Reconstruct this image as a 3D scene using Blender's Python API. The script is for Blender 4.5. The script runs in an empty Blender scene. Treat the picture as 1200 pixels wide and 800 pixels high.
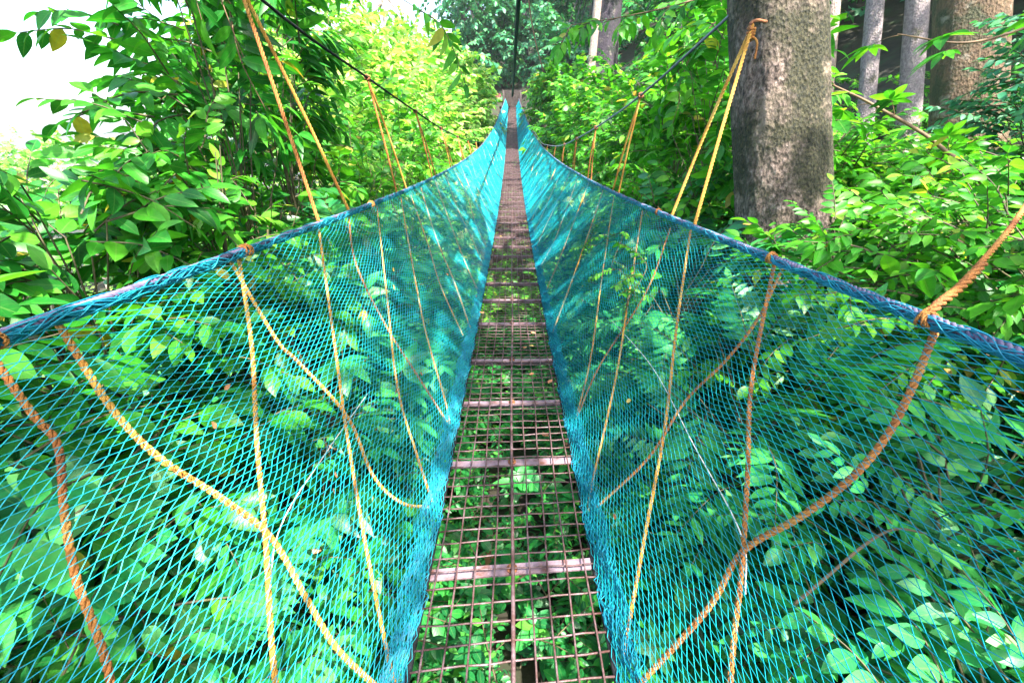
import bpy, math, random
import numpy as np
from mathutils import Vector

rnd = random.Random(7)
NR = np.random.default_rng(11)
PI = math.pi
scene = bpy.context.scene
col = scene.collection
TILT = 0.05          # the near half of the bridge runs gently downhill
Z0 = 3.0             # eye height above the datum


def W(x, d, u):
    """bridge coordinates (side, along, up from the eye line) -> world"""
    return (x, d, Z0 + u - TILT * d)


def lerp(a, b, t):
    return a + (b - a) * t


def interp(d, pts):
    return float(np.interp(d, [p[0] for p in pts], [p[1] for p in pts]))


# ------------------------------------------------------------------ materials
def new_mat(name):
    m = bpy.data.materials.new(name)
    m.use_nodes = True
    nt = m.node_tree
    nt.nodes.clear()
    out = nt.nodes.new('ShaderNodeOutputMaterial')
    return m, nt, out


def link(nt, a, b):
    nt.links.new(a, b)


def ramp(nt, fac, stops):
    r = nt.nodes.new('ShaderNodeValToRGB')
    el = r.color_ramp.elements
    while len(el) < len(stops):
        el.new(0.5)
    for e, (p, c) in zip(el, stops):
        e.position = p
        e.color = (c[0], c[1], c[2], 1)
    link(nt, fac, r.inputs[0])
    return r.outputs[0]


def noise(nt, scale, detail=4, coord='Object', rough=0.55):
    tc = nt.nodes.new('ShaderNodeTexCoord')
    n = nt.nodes.new('ShaderNodeTexNoise')
    n.inputs['Scale'].default_value = scale
    n.inputs['Detail'].default_value = detail
    n.inputs['Roughness'].default_value = rough
    link(nt, tc.outputs[coord], n.inputs['Vector'])
    return n.outputs['Fac']


def math_node(nt, op, a, b=None):
    n = nt.nodes.new('ShaderNodeMath')
    n.operation = op
    for i, v in enumerate((a, b)):
        if v is None:
            continue
        if isinstance(v, (int, float)):
            n.inputs[i].default_value = v
        else:
            link(nt, v, n.inputs[i])
    return n.outputs[0]


def leaf_mat(name, stops, trans=0.35, rough=0.42, vein=0.25, tcol=(1.25, 1.15, 0.55), spec=0.35):
    m, nt, out = new_mat(name)
    geo = nt.nodes.new('ShaderNodeNewGeometry')
    c = ramp(nt, geo.outputs['Random Per Island'], stops)
    # midrib and side veins from the leaf's own coordinates
    tc = nt.nodes.new('ShaderNodeTexCoord')
    sep = nt.nodes.new('ShaderNodeSeparateXYZ')
    link(nt, tc.outputs['UV'], sep.inputs[0])
    ax = math_node(nt, 'ABSOLUTE', math_node(nt, 'SUBTRACT', sep.outputs[0], 0.5))
    mid = math_node(nt, 'LESS_THAN', ax, 0.035)
    ph = math_node(nt, 'MULTIPLY', math_node(nt, 'SUBTRACT', sep.outputs[1], math_node(nt, 'MULTIPLY', ax, 0.45)), 52.0)
    side = math_node(nt, 'GREATER_THAN', math_node(nt, 'SINE', ph), 0.86)
    v = math_node(nt, 'MAXIMUM', mid, math_node(nt, 'MULTIPLY', side, 0.3))
    v = math_node(nt, 'MULTIPLY', v, vein)
    blot = noise(nt, 23.0, 3)
    hs = nt.nodes.new('ShaderNodeHueSaturation')
    link(nt, c, hs.inputs['Color'])
    mr = nt.nodes.new('ShaderNodeMapRange')
    link(nt, blot, mr.inputs[0])
    mr.inputs[1].default_value = 0.3
    mr.inputs[2].default_value = 0.7
    mr.inputs[3].default_value = 0.75
    mr.inputs[4].default_value = 1.25
    link(nt, mr.outputs[0], hs.inputs['Value'])
    mx = nt.nodes.new('ShaderNodeMixRGB')
    link(nt, v, mx.inputs[0])
    link(nt, hs.outputs[0], mx.inputs[1])
    mx.inputs[2].default_value = (0.2, 0.34, 0.09, 1)
    bs = nt.nodes.new('ShaderNodeBsdfPrincipled')
    link(nt, mx.outputs[0], bs.inputs['Base Color'])
    bs.inputs['Roughness'].default_value = rough
    bs.inputs['Specular IOR Level'].default_value = spec
    bump = nt.nodes.new('ShaderNodeBump')
    bump.inputs['Strength'].default_value = 0.03
    bump.inputs['Distance'].default_value = 0.004
    link(nt, math_node(nt, 'SINE', ph), bump.inputs['Height'])
    link(nt, bump.outputs[0], bs.inputs['Normal'])
    tr = nt.nodes.new('ShaderNodeBsdfTranslucent')
    tm = nt.nodes.new('ShaderNodeMixRGB')
    tm.blend_type = 'MULTIPLY'
    tm.inputs[0].default_value = 1
    link(nt, mx.outputs[0], tm.inputs[1])
    tm.inputs[2].default_value = (tcol[0] * 1.3, tcol[1] * 1.3, tcol[2] * 1.3, 1)
    link(nt, tm.outputs[0], tr.inputs['Color'])
    ms = nt.nodes.new('ShaderNodeMixShader')
    ms.inputs[0].default_value = trans
    link(nt, bs.outputs[0], ms.inputs[1])
    link(nt, tr.outputs[0], ms.inputs[2])
    link(nt, ms.outputs[0], out.inputs[0])
    return m


def solid_mat(name, stops, scale=8.0, rough=0.6, metallic=0.0, bump=0.0, bscale=30.0, spec=0.5, detail=4, stretch=None, rr=None):
    m, nt, out = new_mat(name)
    tc = nt.nodes.new('ShaderNodeTexCoord')
    mp = nt.nodes.new('ShaderNodeMapping')
    if stretch:
        mp.inputs['Scale'].default_value = stretch
    link(nt, tc.outputs['Object'], mp.inputs[0])
    n = nt.nodes.new('ShaderNodeTexNoise')
    n.inputs['Scale'].default_value = scale
    n.inputs['Detail'].default_value = detail
    link(nt, mp.outputs[0], n.inputs['Vector'])
    c = ramp(nt, n.outputs['Fac'], stops)
    bs = nt.nodes.new('ShaderNodeBsdfPrincipled')
    link(nt, c, bs.inputs['Base Color'])
    bs.inputs['Roughness'].default_value = rough
    bs.inputs['Metallic'].default_value = metallic
    bs.inputs['Specular IOR Level'].default_value = spec
    if bump:
        b = nt.nodes.new('ShaderNodeBump')
        b.inputs['Strength'].default_value = bump
        b.inputs['Distance'].default_value = 0.02
        n2 = nt.nodes.new('ShaderNodeTexNoise')
        n2.inputs['Scale'].default_value = bscale
        n2.inputs['Detail'].default_value = 6
        link(nt, mp.outputs[0], n2.inputs['Vector'])
        link(nt, n2.outputs['Fac'], b.inputs['Height'])
        link(nt, b.outputs[0], bs.inputs['Normal'])
    link(nt, bs.outputs[0], out.inputs[0])
    return m


G = {}
G['broad'] = leaf_mat('broad_leaf_green', [(0.0, (.008, .085, .012)), (.35, (.016, .17, .018)), (.7, (.04, .27, .018)), (.965, (.09, .34, .02)), (.985, (.38, .30, .03))], .40, .36)
G['bright'] = leaf_mat('bright_leaf_green', [(0.0, (.012, .10, .012)), (.3, (.03, .21, .014)), (.7, (.07, .33, .016)), (.95, (.15, .42, .025)), (.985, (.34, .40, .05)), (1, (.34, .17, .05))], .44, .42)
G['lime'] = leaf_mat('sunlit_lime_leaf', [(0.0, (.04, .21, .02)), (.35, (.11, .34, .035)), (.75, (.25, .46, .09)), (1, (.5, .52, .2))], .45, .5, 0)  # leaf colour raised to look sunlit and overexposed
G['deep'] = leaf_mat('deep_leaf_green', [(0.0, (.007, .08, .026)), (.4, (.014, .17, .04)), (.8, (.03, .28, .045)), (1, (.10, .36, .04))], .38, .36)
G['fern'] = leaf_mat('soft_leaf_green', [(0.0, (.010, .13, .045)), (.5, (.022, .25, .07)), (.9, (.06, .35, .07)), (1, (.14, .40, .12))], .38, .4)
G['blue'] = leaf_mat('bluish_hazed_leaf', [(0.0, (.012, .10, .055)), (.5, (.03, .19, .085)), (1, (.08, .30, .10))], .3, .5, 0)  # distant haze tinted into the leaf colour; a nearer shrub shares it
M = {}
M['stem'] = solid_mat('green_brown_stem', [(.3, (.05, .035, .02)), (.7, (.10, .09, .035))], 12, .7)
M['twig'] = solid_mat('brown_twig', [(.3, (.09, .05, .025)), (.7, (.20, .12, .06))], 12, .75)
M['litter'] = solid_mat('dead_leaf_brown', [(.3, (.22, .08, .03)), (.7, (.42, .20, .09))], 6, .7)
M['rope'] = solid_mat('golden_twisted_rope', [(.3, (.40, .15, .02)), (.52, (.56, .27, .035)), (.7, (.66, .42, .09)), (.82, (.5, .38, .16))], 7, .7, bump=.6, bscale=260, detail=8)
M['rope_rust'] = solid_mat('rusty_orange_rope', [(.3, (.20, .055, .012)), (.52, (.42, .15, .025)), (.7, (.52, .26, .055)), (.82, (.4, .26, .10))], 9, .7, bump=.6, bscale=260, detail=8)
M['net'] = solid_mat('turquoise_net_twine', [(.3, (.0, .17, .24)), (.52, (.0, .275, .33)), (.68, (.005, .36, .39)), (.8, (.07, .40, .40))], 2.2, .5, detail=6)
M['netdense'] = solid_mat('turquoise_gathered_twine', [(.3, (.0, .11, .20)), (.6, (.0, .20, .28)), (.8, (.01, .28, .33))], 12, .6)
M['wire'] = solid_mat('weathered_steel_cable', [(.3, (.10, .10, .13)), (.7, (.22, .22, .27))], 30, .45, .4)
M['cable'] = solid_mat('dark_steel_cable', [(.3, (.006, .007, .009)), (.7, (.02, .022, .026))], 30, .8, .0, spec=.2)
M['handrope'] = solid_mat('grey_violet_handrail_rope', [(.3, (.05, .05, .10)), (.7, (.15, .115, .20))], 45, .75)
M['steel'] = solid_mat('oxide_painted_steel', [(.3, (.07, .028, .022)), (.5, (.10, .055, .055)), (.75, (.18, .125, .14))], 22, .5, .2, .3, 90)
M['bar'] = solid_mat('mauve_oxide_steel_bar', [(.28, (.12, .045, .03)), (.45, (.20, .13, .15)), (.75, (.30, .22, .27))], 16, .5, .15, .3, 90, detail=8)
M['bolt'] = solid_mat('rusty_bolt_steel', [(.3, (.16, .05, .02)), (.7, (.33, .14, .06))], 60, .7, .3, .4, 200)
M['plank'] = solid_mat('dark_timber', [(.3, (.012, .009, .009)), (.7, (.045, .03, .026))], 5, .8, bump=.5)  # very dark brown timber of the landing
M['redboard'] = solid_mat('faded_red_board', [(.3, (.30, .05, .06)), (.7, (.45, .16, .14))], 7, .6)
M['soil'] = solid_mat('dark_forest_soil', [(.3, (.008, .008, .004)), (.5, (.022, .018, .009)), (.7, (.015, .045, .012))], 1.6, .95, bump=.8, bscale=6)
M['straw'] = solid_mat('yellow_dead_leaf', [(.3, (.45, .30, .05)), (.7, (.55, .42, .12))], 8, .7)
M['line'] = solid_mat('white_cord', [(.3, (.55, .5, .45)), (.7, (.75, .72, .68))], 9, .6)


def bark(name, stops, moss, mossamt, scale=5.0, patch=.45, lich=(.30, .26, .21)):
    m, nt, out = new_mat(name)
    tc = nt.nodes.new('ShaderNodeTexCoord')
    mp = nt.nodes.new('ShaderNodeMapping')
    mp.inputs['Scale'].default_value = (1, 1, .6)
    link(nt, tc.outputs['Object'], mp.inputs[0])

    def nz(s, d, vec):
        n = nt.nodes.new('ShaderNodeTexNoise')
        n.inputs['Scale'].default_value = s
        n.inputs['Detail'].default_value = d
        n.inputs['Roughness'].default_value = .65
        link(nt, vec, n.inputs['Vector'])
        return n.outputs['Fac']
    fine = nz(scale * 5, 8, mp.outputs[0])
    c = ramp(nt, fine, stops)
    big = nz(scale * patch, 7, tc.outputs['Object'])
    mk = ramp(nt, big, [(mossamt - .05, (0, 0, 0)), (mossamt + .05, (1, 1, 1))])
    mc = ramp(nt, nz(scale * 8, 6, tc.outputs['Object']), [(.35, moss[0]), (.65, moss[1])])
    mx = nt.nodes.new('ShaderNodeMixRGB')
    link(nt, mk, mx.inputs[0])
    link(nt, c, mx.inputs[1])
    link(nt, mc, mx.inputs[2])
    vo = nt.nodes.new('ShaderNodeTexVoronoi')
    vo.inputs['Scale'].default_value = scale * 7
    link(nt, mp.outputs[0], vo.inputs['Vector'])
    # pale lichen spots
    sp = ramp(nt, nz(scale * .75, 8, tc.outputs['Object']), [(.57, (0, 0, 0)), (.66, (1, 1, 1))])
    mx2 = nt.nodes.new('ShaderNodeMixRGB')
    link(nt, math_node(nt, 'MULTIPLY', sp, .45), mx2.inputs[0])
    link(nt, mx.outputs[0], mx2.inputs[1])
    mx2.inputs[2].default_value = lich + (1,)
    bs = nt.nodes.new('ShaderNodeBsdfPrincipled')
    link(nt, mx2.outputs[0], bs.inputs['Base Color'])
    bs.inputs['Roughness'].default_value = .85
    b = nt.nodes.new('ShaderNodeBump')
    b.inputs['Strength'].default_value = 1.0
    b.inputs['Distance'].default_value = .03
    h = math_node(nt, 'ADD', fine, math_node(nt, 'MULTIPLY', vo.outputs['Distance'], .5))
    link(nt, h, b.inputs['Height'])
    link(nt, b.outputs[0], bs.inputs['Normal'])
    link(nt, bs.outputs[0], out.inputs[0])
    return m


M['bark'] = bark('mossy_grey_bark', [(.36, (.016, .010, .008)), (.47, (.095, .064, .050)), (.58, (.21, .15, .125)), (.7, (.38, .30, .26))], ((.004, .006, .0025), (.055, .048, .018)), .485, 8.0, .20, (.36, .27, .20))
M['bark2'] = bark('brown_bark', [(.3, (.03, .018, .010)), (.5, (.085, .05, .025)), (.7, (.15, .095, .05))], ((.014, .018, .006), (.05, .05, .018)), .54)
M['bark3'] = bark('pale_pink_bark', [(.3, (.20, .13, .11)), (.5, (.36, .26, .22)), (.7, (.50, .38, .33))], ((.05, .05, .025), (.14, .12, .06)), .62)
M['bark5'] = bark('pale_grey_bark', [(.3, (.10, .08, .085)), (.5, (.21, .17, .175)), (.7, (.33, .28, .28))], ((.03, .032, .02), (.10, .09, .06)), .60)
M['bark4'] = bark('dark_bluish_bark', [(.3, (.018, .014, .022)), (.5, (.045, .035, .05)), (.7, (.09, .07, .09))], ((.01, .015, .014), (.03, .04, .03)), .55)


# ------------------------------------------------------------------ mesh helpers
class MB:
    """collects triangles, then links them as one mesh object"""

    def __init__(self):
        self.V, self.T, self.U, self.I, self.n = [], [], [], [], 0

    def add(self, V, T, UV=None, mi=0):
        V = np.asarray(V, float).reshape(-1, 3)
        T = np.asarray(T, int).reshape(-1, 3)
        self.V.append(V)
        self.T.append(T + self.n)
        self.U.append(np.zeros((len(V), 2)) if UV is None else np.asarray(UV, float))
        self.I.append(np.full(len(T), mi) if np.isscalar(mi) else np.asarray(mi, int))
        self.n += len(V)

    def build(self, name, mats, parent=None, smooth=True):
        V, T, U, I = (np.concatenate(q) for q in (self.V, self.T, self.U, self.I))
        me = bpy.data.meshes.new(name)
        me.vertices.add(len(V))
        me.vertices.foreach_set('co', V.astype(np.float32).ravel())
        me.loops.add(len(T) * 3)
        me.loops.foreach_set('vertex_index', T.astype(np.int32).ravel())
        me.polygons.add(len(T))
        me.polygons.foreach_set('loop_start', np.arange(0, len(T) * 3, 3, dtype=np.int32))
        me.polygons.foreach_set('material_index', I.astype(np.int32))
        me.polygons.foreach_set('use_smooth', np.full(len(T), smooth))
        uv = me.uv_layers.new(name='UVMap')
        uv.data.foreach_set('uv', U[T.ravel()].astype(np.float32).ravel())
        me.update(calc_edges=True)
        me.validate()
        for m in (mats if isinstance(mats, (list, tuple)) else [mats]):
            me.materials.append(m)
        o = bpy.data.objects.new(name, me)
        col.objects.link(o)
        if parent:
            o.parent = parent
            o.matrix_parent_inverse = parent.matrix_basis.inverted()
        return o


def tube_arrays(P, R, k=6, cap=True):
    P = np.asarray(P, float)
    n = len(P)
    R = np.full(n, R, float) if np.isscalar(R) else np.asarray(R, float)
    Tn = np.gradient(P, axis=0)
    Tn /= np.linalg.norm(Tn, axis=1)[:, None] + 1e-9
    ref = np.array([0.0, 0.0, 1.0]) if abs(Tn[:, 2]).mean() < .75 else np.array([1.0, 0.0, 0.0])
    A = np.cross(Tn, ref)
    A /= np.linalg.norm(A, axis=1)[:, None] + 1e-9
    B = np.cross(Tn, A)
    a = np.arange(k) * 2 * PI / k
    V = P[:, None, :] + R[:, None, None] * (np.cos(a)[None, :, None] * A[:, None, :] + np.sin(a)[None, :, None] * B[:, None, :])
    V = V.reshape(-1, 3)
    i = np.arange(n - 1)[:, None] * k
    j = np.arange(k)[None, :]
    j2 = (j + 1) % k
    a0, a1, b0, b1 = i + j, i + j2, i + k + j, i + k + j2
    T = np.stack([np.stack([a0, b0, a1], -1), np.stack([a1, b0, b1], -1)], 2).reshape(-1, 3)
    if cap:
        V = np.vstack([V, P[0], P[-1]])
        c0, c1 = n * k, n * k + 1
        jj = np.arange(k)
        T = np.vstack([T, np.stack([np.full(k, c0), jj, (jj + 1) % k], -1),
                       np.stack([np.full(k, c1), (n - 1) * k + (jj + 1) % k, (n - 1) * k + jj], -1)])
    return V, T


def smooth_path(pts, n):
    """Catmull-Rom through pts, n points evenly spread"""
    p = np.asarray(pts, float)
    if len(p) == 2:
        t = np.linspace(0, 1, n)[:, None]
        return p[0] * (1 - t) + p[1] * t
    q = np.vstack([2 * p[0] - p[1], p, 2 * p[-1] - p[-2]])
    out = []
    m = len(p) - 1
    for s in np.linspace(0, m, n):
        i = min(int(s), m - 1)
        t = s - i
        a, b, c, d = q[i], q[i + 1], q[i + 2], q[i + 3]
        out.append(.5 * ((2 * b) + (-a + c) * t + (2 * a - 5 * b + 4 * c - d) * t * t + (-a + 3 * b - 3 * c + d) * t ** 3))
    return np.array(out)


def add_tube(mb, pts, r, k=6, n=None, mi=0, cap=True):
    P = smooth_path(pts, n) if n else np.asarray(pts, float)
    if not np.isscalar(r) and len(r) != len(P):
        r = np.interp(np.linspace(0, 1, len(P)), np.linspace(0, 1, len(r)), r)
    V, T = tube_arrays(P, r, k, cap)
    mb.add(V, T, mi=mi)


def add_twist(mb, pts, r, pitch=None, strands=3, k=5, steps=8, mi=0):
    """a laid rope: strands wound round the path"""
    pitch = pitch or r * 6.5
    P0 = smooth_path(pts, 60)
    L = np.linalg.norm(np.diff(P0, axis=0), axis=1)
    S = np.concatenate([[0], np.cumsum(L)])
    n = max(6, int(S[-1] / pitch * steps))
    s = np.linspace(0, S[-1], n)
    P = np.stack([np.interp(s, S, P0[:, a]) for a in range(3)], 1)
    Tn = np.gradient(P, axis=0)
    Tn /= np.linalg.norm(Tn, axis=1)[:, None]
    ref = np.array([0, 0, 1.0]) if abs(Tn[:, 2]).mean() < .75 else np.array([1.0, 0, 0])
    A = np.cross(Tn, ref)
    A /= np.linalg.norm(A, axis=1)[:, None]
    B = np.cross(Tn, A)
    for q in range(strands):
        a = 2 * PI * (s / pitch + q / strands)
        H = P + .54 * r * (np.cos(a)[:, None] * A + np.sin(a)[:, None] * B)
        V, T = tube_arrays(H, r * .5, k)
        mb.add(V, T, mi=mi)


def add_box(mb, c, h, mi=0, rot=0.0, yaw=None):
    x, y, z = h
    V = np.array([[sx * x, sy * y, sz * z] for sx in (-1, 1) for sy in (-1, 1) for sz in (-1, 1)], float)
    if rot:
        cr, sr = math.cos(rot), math.sin(rot)
        V = V @ np.array([[cr, sr, 0], [-sr, cr, 0], [0, 0, 1]])
    Q = [(0, 1, 3, 2), (4, 6, 7, 5), (0, 4, 5, 1), (2, 3, 7, 6), (0, 2, 6, 4), (1, 5, 7, 3)]
    T = []
    for a, b, c_, d in Q:
        T += [(a, b, c_), (a, c_, d)]
    mb.add(V + np.asarray(c, float), T, mi=mi)


def frame(y, up=(0, 0, 1)):
    """rotation whose Y column points along y and Z leans to up (rows of arrays allowed)"""
    y = np.asarray(y, float)
    y = y / (np.linalg.norm(y, axis=-1, keepdims=True) + 1e-9)
    up = np.broadcast_to(np.asarray(up, float), y.shape)
    x = np.cross(y, up)
    n = np.linalg.norm(x, axis=-1, keepdims=True)
    x = np.where(n > 1e-4, x / (n + 1e-9), np.array([1.0, 0, 0]))
    z = np.cross(x, y)
    return np.stack([x, y, z], -1)


def props(o, label=None, cat=None, group=None, kind=None):
    if label:
        o['label'] = label
    if cat:
        o['category'] = cat
    if group:
        o['group'] = group
    if kind:
        o['kind'] = kind
    return o


def empty(name, loc, label=None, cat=None, group=None):
    o = bpy.data.objects.new(name, None)
    o.empty_display_size = .1
    o.location = loc
    col.objects.link(o)
    return props(o, label, cat, group)


# ------------------------------------------------------------------ the bridge's curves
def deck_u(d):
    return -1.45 + .0034 * d * d


def half_w(d):
    return .30 + 0 * d


def rail_l(d):
    return np.interp(d, [-3, 8, 20, 31, 39], [1.06, 1.06, .93, .74, .52])


def rail_u(d, side):
    base = -.335 if side < 0 else -.373
    return base + .0034 * np.asarray(d, float) ** 2 - np.interp(d, [0, 20, 30, 39], [0, .12, .22, .55])


def rail_pt(d, side):
    return W(side * float(rail_l(d)), d, float(rail_u(d, side)))


def net_pt(d, t, side, off=0.0):
    """point on the side net: t = 0 hem at the deck's edge, 1 at the handrail; off = outwards"""
    d = np.asarray(d, float)
    t = np.asarray(t, float)
    hx = .312
    rx = rail_l(d)
    hu = deck_u(d)
    ru = rail_u(d, side)
    fold = (np.sin(d * 3.1 + side) * .5 + np.sin(d * 7.3 + 1.7 * side) * .3 + np.sin(d * 1.3) * .4)
    bul = .040 * np.sin(PI * t) * fold * np.clip(.55 + d * .06, .4, 1.5) + off
    sag = -.02 * np.sin(PI * t) * (1 - np.cos(d * 2 * PI / .95)) * .5
    x = (hx + (rx - hx) * t + bul * .85) * side
    u = hu + (ru - hu) * t - bul * .5 + sag
    return np.stack([x, d + 0 * t, Z0 + u - TILT * d], -1)


# ------------------------------------------------------------------ walkway
def skew(d):
    return .11 * math.exp(-(d / 2.2) ** 2)


walk = empty('suspended_walkway', W(0, 0, deck_u(0)), 'narrow suspended walkway of rusty mauve steel grating running away between turquoise nets', 'footbridge')
DEND = 38.8
bars = [-.13, .52, 1.17, 1.81, 2.40, 3.02, 3.80, 4.48, 5.10, 5.75, 6.45, 7.06]
while bars[-1] < DEND - .7:
    bars.append(bars[-1] + .655)
mb = MB()
d = -.45
iw = 0
while d < DEND:
    far = d > 14
    n = 9 if not far else 3
    xs = np.linspace(-.31, .31, n)
    jit = rnd.uniform(-.006, .006)
    j2 = rnd.uniform(-.014, .014)
    bw = [rnd.gauss(0, .002) for _ in range(9)]
    P = [W(x, d + jit + skew(d) * x + j2 * x + bw[q], deck_u(d) + .003 + (rnd.uniform(-.003, .003) if not far else 0)) for q, x in enumerate(xs)]
    add_tube(mb, P, .0034 if not far else .0042, 5 if not far else 3, cap=not far)
    d += .067
for i in range(-4, 5):
    if i == 0:
        continue
    x0 = i * .069
    ds = np.concatenate([np.arange(-.45, 9, .12), np.arange(9, DEND, .5)])
    P = [W(x0 + .004 * math.sin(q * 2.1 + i) + .003 * math.sin(q * 7 + 2 * i), q, deck_u(q) + .0115) for q in ds]
    add_tube(mb, P, .0036, 5)
mb.build('grating', M['steel'], walk)
mb = MB()
ds = np.concatenate([np.arange(-.45, 9, .15), np.arange(9, DEND, .5)])
add_tube(mb, [W(.004 * math.sin(q * 2), q, deck_u(q) + .006) for q in ds], .0075, 7)
mb.build('centre_rod', M['steel'], walk)
for e in (-1, 1):
    mb = MB()
    add_tube(mb, [W(e * .318, q, deck_u(q) - .012) for q in ds], .011, 7)
    mb.build('edge_cable', M['cable'], walk)
for i, b in enumerate(bars):
    mb = MB()
    hw = .024 if i < 8 else .021
    s = skew(b)
    V = []
    z = deck_u(b) - .018
    # an angle bar: flat top plate with a thin rear flange
    for (c, h) in (((0, b, z), (.315, hw, .0035)), ((0, b + hw - .004, z - .022), (.315, .0035, .018))):
        w = W(*c)
        add_box(mb, w, h, rot=math.atan(s))
    o = mb.build('crossbar', M['bar'], walk, smooth=False)
    if i < 10:
        mb = MB()
        p = np.array(W(0, b, z))
        add_tube(mb, [p + (0, 0, .0036), p + (0, 0, .0095)], .021, 12)
        add_tube(mb, [p + (0, 0, .0095), p + (0, 0, .024)], .0125, 6)
        bo = mb.build('bolt', M['bolt'], None)
        bo.parent = o
        o['label'] = None or 'flat mauve steel crossbar with a rusty centre bolt'

# ------------------------------------------------------------------ side nets
def strands(mb, side, d0, d1, nd, nt, r, jit, tmax=1.0, t0=0.0, onoise=.0012, obase=0.0):
    i, j = np.meshgrid(np.arange(nd + 1), np.arange(nt + 1), indexing='ij')
    D = d0 + (d1 - d0) * i / nd
    T = t0 + (tmax - t0) * j / nt
    cell = (d1 - d0) / nd
    jd = NR.normal(0, jit * cell, D.shape) + .5 * cell * np.sin(D * 1.9 + T * 4 + side)
    jt = NR.normal(0, jit * tmax / nt, D.shape)
    if tmax == 1:
        jt = jt + (np.sin(D * 5.3 + 3 * np.sin(T * 7 + side)) * np.sin(T * PI * 3 + D * 1.3) * .9 + np.sin(D * 13 + T * 9) * .35) / nt
        jd = jd + cell * (.8 * np.sin(T * 11 + D * 2.3) + .4 * np.sin(T * 23 - D * 6)) * np.sin(PI * T)
    jt[:, 0] = 0
    jt[:, -1] = 0
    off = NR.normal(0, onoise, D.shape) + obase + (onoise * 2 * np.sin(D * 17 + T * 60) if tmax < 1 else 0)
    P = net_pt(D + jd, np.clip(T + jt, 0, 1), side, off)
    par = ((i + j) % 2 == 0)
    segs = []
    for dj in (1, -1):
        a = par[:-1, :] if True else None
        ii, jj = np.nonzero(par[:-1, :])
        ok = (jj + dj >= 0) & (jj + dj <= nt)
        ii, jj = ii[ok], jj[ok]
        segs.append((P[ii, jj], P[ii + 1, jj + dj]))
    A = np.concatenate([s[0] for s in segs])
    B = np.concatenate([s[1] for s in segs])
    # every strand a three-sided prism
    t = B - A
    t /= np.linalg.norm(t, axis=1)[:, None] + 1e-9
    u = np.cross(t, np.array([side * .8, 0, -.6]))
    u /= np.linalg.norm(u, axis=1)[:, None] + 1e-9
    v = np.cross(t, u)
    V = []
    rr = np.asarray(r(A[:, 1]))[:, None]
    for q in range(3):
        a = 2 * PI * q / 3
        o = rr * (math.cos(a) * u + math.sin(a) * v)
        V += [A + o, B + o]
    V = np.stack(V, 1).reshape(-1, 3)
    n = len(A)
    base = np.arange(n)[:, None] * 6
    tr = np.array([[0, 1, 3], [0, 3, 2], [2, 3, 5], [2, 5, 4], [4, 5, 1], [4, 1, 0]])
    T = (base[:, :, None] + tr[None]).reshape(-1, 3)
    mb.add(V, T)


for side, lab in ((-1, 'turquoise diamond mesh net hung from the left handrail down to the walkway'),
                  (1, 'turquoise diamond mesh net hung from the right handrail down to the walkway')):
    ne = empty('side_net', tuple(net_pt(1.0, 0, side)), lab, 'net')
    mb = MB()
    strands(mb, side, -.6, 14.0, 2 * 215, 130, lambda q: np.interp(q, [0, 3, 6, 14], [.0010, .0012, .0020, .0033]), .10)
    strands(mb, side, 14.0, 39.0, 2 * 160, 56, lambda q: np.interp(q, [14, 39], [.0058, .011]), .13)
    mb.build('netting', M['net'], ne, smooth=False)
    # gathered hem along the deck's edge: many loose strands bunched together
    mb = MB()
    for q in range(3):
        strands(mb, side, -.6 + .011 * q, 12.0, 2 * 230, 14, lambda z: np.interp(z, [0, 3, 12], [.0013, .0015, .0028]), .22, .088 - .012 * q, -.004, .006, .004 + .007 * q)
    strands(mb, side, 12.0, 39.0, 2 * 160, 12, lambda z: np.interp(z, [12, 39], [.004, .009]), .2, .085, -.004, .006, .012)
    mb.build('gathered_hem', M['netdense'], ne, smooth=False)

# handrail ropes: a grey violet laid rope with the net's edge lashed round it
for side, lab in ((-1, 'grey violet handrail rope lashed in turquoise twine on the left of the walkway'),
                  (1, 'grey violet handrail rope lashed in turquoise twine on the right of the walkway')):
    he = empty('handrail_rope', rail_pt(1.0, side), lab, 'rope')
    mb = MB()
    pts = [rail_pt(q, side) for q in np.linspace(-.8, 12, 50)]
    add_twist(mb, pts, .0118, .055, 3, 6, 9)
    pts = [rail_pt(q, side) for q in np.linspace(12, 39, 60)]
    add_tube(mb, pts, np.interp(np.linspace(12, 39, 60), [12, 39], [.012, .02]), 6)
    mb.build('rope_core', M['handrope'], he)
    mb = MB()
    for q in range(30):
        ph = rnd.uniform(0, 6.28)
        dd = np.concatenate([np.arange(-.8, 6, .012), np.arange(6, 14, .06)])
        turn = rnd.choice([-1, 1]) * rnd.uniform(9, 22)
        rr = .0145 + .0035 * np.sin(dd * 5 + ph) + rnd.uniform(-.003, .004)
        cx = rail_l(dd) * side
        cu = rail_u(dd, side) - .001
        a = dd * turn + ph
        wob = .55 * np.sin(a)
        x = cx + rr * np.cos(-PI / 2 + wob * 3.3 + 1.0 * math.sin(q))
        u = cu + rr * np.sin(-PI / 2 + wob * 3.3 + 1.0 * math.sin(q)) - .004
        P = np.stack([x, dd, Z0 + u - TILT * dd], 1)
        V, T = tube_arrays(P, .0019, 4)
        mb.add(V, T)
    mb.build('net_lashing', M['netdense'], he)

# main cables above the handrails
CABL = [(-3, 1.75, 2.3), (0, 1.55, 1.40), (2.75, 1.36, .82), (4.4, 1.24, .64), (6.3, 1.22, .55), (8.3, 1.2, .47), (10.2, 1.14, .42), (12, 1.09, .41), (13.8, 1.03, .44), (16, .985, .52), (20, .945, 1.0)]
CABR = [(3.18, 1.42, .90), (4.6, 1.17, .53), (6.4, 1.09, .37), (8.0, 1.06, .30), (9.8, 1.06, .26), (11.6, 1.05, .27), (13.8, 1.02, .35), (16, .985, .47), (20, .945, .97)]


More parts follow.
